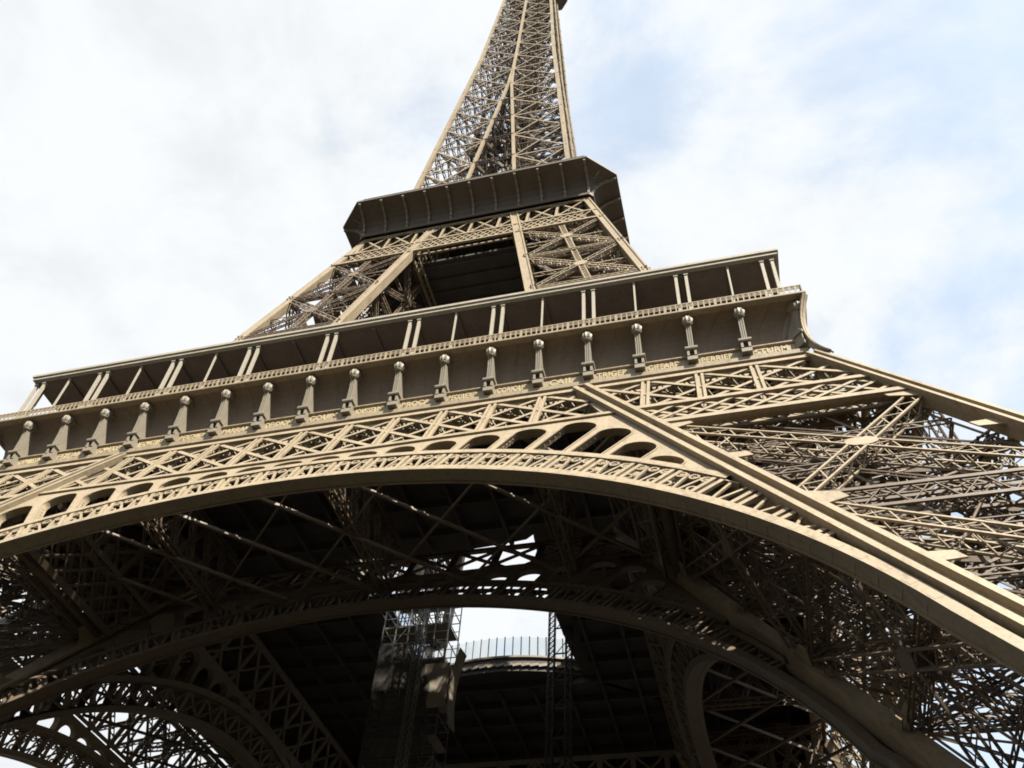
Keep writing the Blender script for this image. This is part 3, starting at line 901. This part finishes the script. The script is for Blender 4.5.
for q in range(4):
    r = inst('gallery_roof', rf_me, tower, q*pi/2)
    inst('soffit', sf_me, r); inst('glazed_wall', wl_me, r)
    xs = []
    for c in (-26.75, -19.1, -11.4, -3.85, 3.85, 11.35, 19.1, 26.75):
        xs += [(c-.41, pm1), (c+.41, pm1)]
    xs += [(x, pm2) for x in (-30.5, -22.9, -15.2, 7.6, 15.2, 22.9, 30.5)]
    xs += [(33.2, pm1), (34.0, pm1), (-33.2, pm1)]
    for x, m_ in xs: inst('roof_post', m_, r, 0, (x, -34.1, 57.46))

# ------------------------------------------------------------------ legs between the first and second floor
LM = [58.6, 60.4, 70.9, 81.2, 91.6, 102.1, 110.6]
mb = MB()
def arris2(b, pf, z0, z1, nrm, w, d):
    p0, p1 = pf(z0), pf(z1); n = norm(nrm)
    b.beam(add(p0, mul(n, -d/2)), add(p1, mul(n, -d/2)), w, d, n)
    a = norm(sub(p1, p0)); sd = norm(cross(a, n))
    for k in (-1, 1):
        o = mul(sd, k*(w*.5-.1)); b.beam(add(add(p0, o), mul(n, .03)), add(add(p1, o), mul(n, .03)), .2, .14, n)
arris2(mb, P_io, 58, 110.8, (0, -1, .245), 1.15, .9); arris2(mb, lambda z: (wo(z)-.5, -wo(z), z), 58, 110.8, (0, -1, .245), .95, .9)
arris2(mb, P_oi, 58, 110.8, (1, 0, .245), 1.1, .9); arris2(mb, P_ii, 58, 110.8, (0, 1, -.175), 1.0, .8)
mb_me = mb.mesh('upper_leg', IRON)
mp_ = []
mf = [(P_io, P_oo, norm((0, -1, .245))), (P_oo, P_oi, norm((1, 0, .245))), (P_oi, P_ii, norm((0, 1, -.175))), (P_ii, P_io, norm((-1, 0, -.175)))]
for fi, (A, B, n) in enumerate(mf):
    for k in range(1, 5):
        z0, z1 = LM[k], LM[k+1]; b = MB(); ins = mul(n, -.4)
        a0, a1, b0, b1 = [add(p, ins) for p in (A(z0), A(z1), B(z0), B(z1))]
        b.lattice(a0, b1, .55, .5, n, .12, .07, .7); b.lattice(b0, a1, .55, .5, n, .12, .07, .7)
        b.lattice(a1, b1, .5, .6, n, .12, .07, .7)
        m0, m1 = lerp(a0, b0, .5), lerp(a1, b1, .5); b.lattice(m0, m1, .6, .4, n, .13, .08, .7, x=True)
        h0, h1 = lerp(a0, a1, .5), lerp(b0, b1, .5); b.ladder(h0, h1, n, -.4, .16, .06, .05, .7)
        e = norm(sub(b0, a0)); qv = norm(cross(n, e)); ctr = lerp(lerp(a0, b0, .5), lerp(a1, b1, .5), .51)
        b.prism([add(ctr, add(mul(e, x*.75), add(mul(qv, y*.6), mul(n, .27)))) for x, y in ((-1, -.4), (-.4, -1), (.4, -1), (1, -.4), (1, .4), (.4, 1), (-.4, 1), (-1, .4))], mul(n, .04))
        mp_.append(b.mesh('cross_brace', IRON if fi == 0 else IRON_FINE_SHADED))
md = MB()
for z in (60.6, 70.9, 81.2, 91.6, 102.1):
    c = [P_io(z), P_oo(z), P_oi(z), P_ii(z)]; ctr = mul(add(add(c[0], c[1]), add(c[2], c[3])), .25); ci = [lerp(p, ctr, .08) for p in c]
    for i in range(4): md.lattice(ci[i], ci[(i+1) % 4], .4, .4, (0, 0, 1), .1, .06, .7)
    md.lattice(ci[0], ci[2], .35, .35, (0, 0, 1), .08, .05, .7); md.lattice(ci[1], ci[3], .35, .3, (0, 0, 1), .08, .05, .7)
md_me = md.mesh('plan_bracing', IRON_FINE_SHADED)
mt = MB()
for fx, fy in ((.4, .4), (.6, .4), (.4, .6), (.6, .6)): mt.lattice(inner_pt(fx, fy, 58), inner_pt(fx, fy, 110), .4, .5, norm((1, -1, 1)), .11, .06, .8)
z = 58.2; k = 0
while z < 109:
    f0, f1 = (.2, .8) if k % 2 == 0 else (.8, .2)
    a, c2 = inner_pt(f0, .75, z), inner_pt(f1, .75, z+2.2)
    mt.beam(a, c2, .9, .12); mt.beam(add(a, (0, .45, 1)), add(c2, (0, .45, 1)), .06, .06); mt.beam(add(a, (0, -.45, 1)), add(c2, (0, -.45, 1)), .06, .06); z += 2.2; k += 1
mt_me = mt.mesh('lift_track', IRON_FINE_SHADED)
for q in range(4):
    L = inst('upper_leg', mb_me, tower, q*pi/2)
    for me in mp_: inst('cross_brace', me, L)
    inst('plan_bracing', md_me, L); inst('lift_track', mt_me, L)

# girder under the second gallery
def belt2(w, slope):
    n = norm((0, -1, slope)); F = lambda x, z, d=0: (x, -w(z)+d, z)
    c, l = MB(), MB()
    z0, z1, z2 = 101.7, 104.95, 110.6
    for z, h in ((z0, .4), (z1, .38), (z2-.2, .5)):
        ww = wo(z)-.3; c.beam(F(-ww, z, .05), F(ww, z, .05), h, .3, n); c.beam(F(-ww, z, .8), F(ww, z, .8), h*.8, .2, n)
    k = -18
    pit = .98*2
    for k in range(-12, 12):
        for s in (-1, 1):
            for off in (0, .98):
                xa, xb = k*pit+off, k*pit+off+s*pit*1.1
                if max(abs(xa), abs(xb)) < wo(z1)-.3: l.beam(F(xa, z0, .02 if s > 0 else .08), F(xb, z1, .02 if s > 0 else .08), .2, .07, n)
    for k in range(-4, 4):
        xa, xb = k*4.0, (k+1)*4.0
        for p, q in ((xa, xb), (xb, xa)): l.ladder(F(p, z1, .05), F(q, z2, .05), mul(n, -1), .6, .28, .07, .06, .6)
        l.ladder(F(xa, z1, .05), F(xa, z2, .05), (0, 1, 0), .6, .36, .07, .06, .6)
    # flat arches between the posts
    for k in range(-4, 4):
        xa = k*4.0
        P = [F(xa+4.0*i/8, z2-.4-.9*(1-sin(pi*i/8)), .0) for i in range(9)]
        for i in range(8): c.beam(P[i], P[i+1], .2, .15, n)
    return c, l
for nm, (c, l) in (('second_belt_girder', belt2(wo, .245)), ('second_inner_girder', belt2(wi, .175))):
    a, b = c.mesh(nm, IRON), l.mesh('trellis', IRON)
    for q in range(4): o = inst(nm, a, tower, q*pi/2); inst('trellis', b, o)

# ------------------------------------------------------------------ second gallery (octagonal, with a deep cove)
def octo(h, c):                                     # half width h, half length of a straight side c
    return [(-c, -h), (c, -h), (h, -c), (h, c), (c, h), (-c, h), (-h, c), (-h, -c)]
prof = [(16.75, 16.3, 110.75), (16.9, 16.35, 110.80), (16.9, 16.35, 111.20), (16.55, 16.2, 111.25), (16.6, 16.2, 112.15), (16.85, 16.25, 112.95), (17.35, 16.3, 113.65), (18.1, 16.4, 114.25), (19.1, 16.5, 114.65), (20.0, 16.6, 114.85), (20.2, 16.7, 114.90), (20.2, 16.7, 115.25), (20.0, 16.5, 115.30), (19.6, 16.2, 115.30)]
g2 = MB()
for (h0, c0, z0), (h1, c1, z1) in zip(prof[:-1], prof[1:]):
    A, B = octo(h0, c0), octo(h1, c1); b = len(g2.v)
    g2.v += [(x, y, z0) for x, y in A]+[(x, y, z1) for x, y in B]
    for i in range(8): j = (i+1) % 8; g2.f.append((b+i, b+j, b+8+j, b+8+i))
b = len(g2.v); g2.v += [(x, y, 115.27) for x, y in octo(19.8, 16.3)]; g2.f.append(tuple(range(b, b+8)))
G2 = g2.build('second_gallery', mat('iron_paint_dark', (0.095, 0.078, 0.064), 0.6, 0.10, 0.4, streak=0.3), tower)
u2 = MB(); u2.box(-16.2, 16.2, -16.2, 16.2, 110.95, 111.3)
for k in range(-7, 8): u2.box(-16, 16, 2.2*k-.15, 2.2*k+.15, 110.5, 110.93)
for k in range(-4, 5): u2.box(3.9*k-.2, 3.9*k+.2, -16, 16, 110.25, 110.91)
u2.build('floor_deck', DECK, G2)
mfl = MB(); mfl.box(-15.4, 15.4, -15.4, 15.4, 103.2, 103.5)
for k in range(-7, 8): mfl.box(-15.3, 15.3, 2.1*k-.12, 2.1*k+.12, 102.8, 103.18)
mfl.build('machine_floor', DECK, G2)
rp = [(h, z) for h, c, z in prof[3:10]]
rib = MB()
for (h0, z0), (h1, z1) in zip(rp[:-1], rp[1:]):
    rib.beam((0, -h0-.16, z0-.1), (0, -h1-.06, z1-.22), .3, .45, (0, 1, 0))
rib_me = rib.mesh('bracket', PAINT_GREY)
for q in range(4):
    for i in range(11):
        x = -16.3+32.6*i/10; c_, s_ = cos(q*pi/2), sin(q*pi/2); inst('bracket', rib_me, G2, q*pi/2, (c_*x, s_*x, 0))
    r45 = MB()
    o = inst('bracket', rib_me, G2, q*pi/2+pi/4, (0, 0, 0))
    v = Matrix.Rotation(q*pi/2+pi/4, 3, 'Z') @ Vector((0, -5.3, 0)); o.location = v
r2 = MB(); O = octo(19.6, 16.2)
for i in range(8):
    p, q = O[i], O[(i+1) % 8]; r2.beam((*p, 116.5), (*q, 116.5), .08, .08); r2.beam((*p, 116.0), (*q, 116.0), .05, .05)
    n = int(dist((*p, 0), (*q, 0))/.6)
    for k in range(n+1):
        a = lerp((*p, 115.5), (*q, 115.5), k/n); r2.beam(a, add(a, (0, 0, 1.0)), .04, .04)
r2.build('railing', IRON_FINE_SHADED, G2)

# ------------------------------------------------------------------ the upper shaft
LU = [115.2, 118.4, 127.0, 136.1, 145.3, 154.3, 163.2, 171.9, 181.0, 189.8, 197.8, 205.2, 212.6, 220.0, 227.2, 236.0, 243.0, 250.0, 257.0, 264.0, 270.0]
def WU(z): return wo(z)
sh = MB()
def UO(s): return lambda z: (s*WU(z), -WU(z), z)
def UI(s): return lambda z: (s*wi(z), -WU(z), z)
for z0, z1 in zip(LU[:-1], LU[1:]):
    aw = .72 if z0 < 190 else .6
    n = norm((0, -1, .073))
    p0, p1 = UO(1)(z0), UO(1)(z1)
    sh.beam(add(p0, (-aw/2, aw/2, 0)), add(p1, (-aw/2, aw/2, 0)), aw, aw, n)
    if wi(z0) > .15:
        for s in (-1, 1):
            w_ = .52; sh.beam(add(UI(s)(z0), (0, .2, 0)), add(UI(s)(z1), (0, .2, 0)), w_, .45, n)
    else: sh.beam((0, -WU(z0)+.2, z0), (0, -WU(z1)+.2, z1), .55, .4, n)
sh_me = sh.mesh('shaft_face', IRON)
xb = MB(); fb = MB()
for z0, z1 in zip(LU[:-1], LU[1:]):
    n = norm((0, -1, .073))
    for s in (-1, 1):
        a0, a1, b0, b1 = UI(s)(z0), UI(s)(z1), UO(s)(z0), UO(s)(z1)
        d = (0, .25, 0); a0, a1, b0, b1 = [add(p, d) for p in (a0, a1, b0, b1)]
        wd = .36
        for p, q, wq in ((a0, b1, .27), (b0, a1, .27), (a1, b1, .3)):
            fb.beam(p, q, wq, .07, n); xb.ladder(add(p, mul(n, -.08)), add(q, mul(n, -.08)), n, -.35, .12, .06, .06, .8)
        h0, h1 = lerp(a0, a1, .5), lerp(b0, b1, .5); xb.beam(h0, h1, .12, .12, n)
        # the inner faces of the four posts
        if wi(z0) > .6:
            i0, i1 = (s*wi(z0), -wi(z0), z0), (s*wi(z1), -wi(z1), z1)
            xb.beam(i0, i1, .5, .5)
            xb.lattice(a0, i1, .3, .3, (1, 0, 0), .09, .06, .7); xb.lattice(i0, a1, .3, .3, (1, 0, 0), .09, .06, .7)
            xb.lattice(a1, i1, .3, .3, (1, 0, 0), .09, .06, .7)
            o0, o1 = (s*WU(z0), -wi(z0), z0), (s*WU(z1), -wi(z1), z1)
            xb.lattice(i0, o1, .3, .3, (0, 1, 0), .09, .06, .7); xb.lattice(o0, i1, .3, .3, (0, 1, 0), .09, .06, .7); xb.lattice(i1, o1, .3, .3, (0, 1, 0), .09, .06, .7)
        if wi(z1) > .8: xb.lattice((-wi(z1), -WU(z1)+.25, z1), (wi(z1), -WU(z1)+.25, z1), .4, .45, n, .12, .07, .7)
xb_me = xb.mesh('inner_bracing', IRON_FINE_SHADED); fb_me = fb.mesh('cross_brace', IRON)
core = MB()
for z0, z1 in zip(LU[:-1], LU[1:]):
    for f in (0,):
        z = z0+(z1-z0)*f; w_ = WU(z)-.5
        c = [(-w_, -w_, z), (w_, -w_, z), (w_, w_, z), (-w_, w_, z)]
        m_ = [lerp(c[i], c[(i+1) % 4], .5) for i in range(4)]
        for i in range(4): core.lattice(m_[i], m_[(i+1) % 4], .3, .3, (0, 0, 1), .09, .06, .7); 
        core.lattice(c[0], c[2], .3, .3, (0, 0, 1), .09, .06, .7); core.lattice(c[1], c[3], .3, .26, (0, 0, 1), .09, .06, .7)
for x, y in ((-1.9, -1.9), (1.9, -1.9), (1.9, 1.9), (-1.9, 1.9), (0, -2.6), (0, 2.6)):
    core.lattice((x, y, 114), (x, y, 270), .5, .5, (1, 0, 0), .12, .07, .8)
z = 114.5; k = 0
while z < 268:
    w_ = min(3.0, WU(z)-1.5); sgn = 1 if k % 2 else -1
    a, b2 = (-sgn*w_, 2.9 if WU(z) > 5 else 2.2, z), (sgn*w_, 2.9 if WU(z) > 5 else 2.2, z+2.0)
    core.beam(a, b2, .8, .12); core.beam(add(a, (0, .4, 1)), add(b2, (0, .4, 1)), .06, .06); core.beam(add(a, (0, -.4, 1)), add(b2, (0, -.4, 1)), .06, .06)
    for t in (-1.9, 1.9): core.beam((t, -1.9, z), (t, 1.9, z), .1, .12); core.beam((-1.9, t, z), (1.9, t, z), .1, .12)
    z += 2.0; k += 1
core_me = core.mesh('lift_core', IRON_FINE_SHADED)
sft = bpy.data.objects.new('shaft', None); COL.objects.link(sft); sft.parent = tower
for q in range(4):
    inst('shaft_face', sh_me, sft, q*pi/2); inst('inner_bracing', xb_me, sft, q*pi/2); inst('cross_brace', fb_me, sft, q*pi/2)
inst('lift_core', core_me, sft)
# summit platform
tp = MB(); prof3 = [(4.95, 2.6, 254.5), (5.4, 3.0, 255.2), (6.6, 4.6, 256.6), (7.6, 5.6, 257.4), (7.6, 5.6, 259.0), (7.2, 5.4, 259.1), (7.2, 5.4, 262.5), (4.8, 3.4, 263.5), (4.2, 2.9, 281.0), (1.6, 1.1, 284.0), (1.0, .6, 292.0)]
for (h0, c0, z0), (h1, c1, z1) in zip(prof3[:-1], prof3[1:]):
    A, B = octo(h0, c0), octo(h1, c1); b = len(tp.v)
    tp.v += [(x, y, z0) for x, y in A]+[(x, y, z1) for x, y in B]
    for i in range(8): j = (i+1) % 8; tp.f.append((b+i, b+j, b+8+j, b+8+i))
TP = tp.build('summit_platform', COVE, tower)
an = MB(); an.lattice((0, 0, 291), (0, 0, 318), .9, .9, (1, 0, 0), .14, .09, 1.2); an.build('antenna_mast', DARKSTEEL, TP)

# ------------------------------------------------------------------ works hoist, netted scaffold and dark lift mast under the void
hm = thing('hoist_mast', 'slim pale steel hoist mast rising beside the netted scaffold', 'hoist mast', (-2.9, -6.2, 0))
m_ = MB(); m_.lattice((0, 0, 0), (0, 0, 58), .75, .75, (1, 0, 0), .09, .06, .75, x=True); m_.build('mast_frame', STEEL, hm)
m_ = MB()
for z in range(4, 58, 6): m_.beam((0, .37, z), (0, 1.9, z), .08, .08); m_.beam((.3, .37, z), (-.6, 1.9, z), .06, .06)
m_.build('wall_ties', STEEL, hm)
m_ = MB(); m_.box(-.3, .3, -.62, -.40, 0, 1.2); m_.box(-.9, .9, -.9, .9, -0.0, .18); m_.build('mast_base', DARKSTEEL, hm)
sc = thing('netted_scaffold', 'tall scaffold wrapped in grey debris netting under the floor opening', 'scaffold', (-3.4, -2.2, 0))
x0, x1, y0, y1, H = -4.6, 2.4, -1.8, 1.8, 58.5
fr_ = MB(); pl_ = MB()
nx = 5
for i in range(nx+1):
    x = x0+(x1-x0)*i/nx
    for y in (y0+.15, y1-.15): fr_.beam((x, y, 0), (x, y, H), .1, .1)
z = 2.0; k = 0
while z < H:
    for y in (y0+.15, y1-.15):
        fr_.beam((x0, y, z), (x1, y, z), .08, .08); fr_.beam((x0, y, z-1), (x1, y, z-1), .06, .06)
    for i in range(nx+1): x = x0+(x1-x0)*i/nx; fr_.beam((x, y0+.15, z), (x, y1-.15, z), .08, .08)
    i = k % nx; xa = x0+(x1-x0)*i/nx; xb_ = x0+(x1-x0)*(i+1)/nx
    fr_.beam((xa, y0+.12, z-2), (xb_, y0+.12, z), .07, .07); fr_.beam((xb_, y1-.12, z-2), (xa, y1-.12, z), .07, .07)
    if k % 2 == 0:
        pl_ = MB(); pl_.box(x0+.1, x1-.1, y0+.25, y1-.25, z-.05, z); pl_.build('deck_board', PLY, sc)
    z += 2.0; k += 1
fr_.build('scaffold_frame', STEEL, sc)
def net_sheet(P, Q, z0, z1, nz=30, nu=14, amp=.16, cut=None):
    b = MB(); v = []
    nrm = norm(cross(sub((*Q, 0), (*P, 0)), (0, 0, 1)))
    for j in range(nz+1):
        for i in range(nu+1):
            u, w_ = i/nu, j/nz
            a = amp*abs(sin(u*pi*5))*(.5+.5*sin(j*.8+i))+amp*.4*random.random()
            b.v.append((P[0]+(Q[0]-P[0])*u+nrm[0]*a, P[1]+(Q[1]-P[1])*u+nrm[1]*a, z0+(z1-z0)*w_))
    for j in range(nz):
        for i in range(nu): k = j*(nu+1)+i; b.f.append((k, k+1, k+nu+2, k+nu+1))
    return b
for P, Q, top_ in (((x0, y0-.05), (x1-1.0, y0-.05), 52), ((x0, y1+.05), (x1-1.0, y1+.05), 51), ((x0-.05, y0), (x0-.05, y1), 53), ((x1-1.0, y0), (x1-1.0, y1), 50)):
    net_sheet(P, Q, 3, top_).build('net_sheet', NET, sc)
ho = MB()
ho.box(.6, 3.1, y0-.12, y0-.06, 44.6, 49.2); ho.build('plywood_hoarding', PLY, sc)
cs = MB(); a, c = [], []
for i in range(13):
    t = i/12; a.append((3.3+.9*(t-.4)**2*2.2, y0-.3, 42.6+8.0*t)); c.append((3.5+.9*(t-.4)**2*2.2, y0+1.2, 42.6+8.0*t))
cs.strip(a, c); cs.strip([add(p, (.06, 0, 0)) for p in c], [add(p, (.06, 0, 0)) for p in a]); cs.strip([add(p, (.06, 0, 0)) for p in a], a); cs.build('curved_sheet', PLY, sc)
dm = thing('lift_mast', 'dark open lattice mast at the right of the floor opening', 'lift mast', (9.2, 2.0, 0))
m_ = MB()
for x in (-.9, .9): m_.lattice((x, 0, 0), (x, 0, 61), .6, .6, (1, 0, 0), .1, .07, .6, x=True)
for z in range(2, 61, 3): m_.beam((-.6, 0, z), (.6, 0, z), .12, .12); m_.beam((-.6, .2, z), (.6, .2, z+1.5), .07, .07)
m_.build('mast_frame', DARKSTEEL, dm)
m_ = MB(); m_.box(-1.6, 1.6, -.8, .8, 0, .25); m_.box(-.5, .5, -.7, -.4, .25, 2.2); m_.build('mast_base', STEEL, dm)
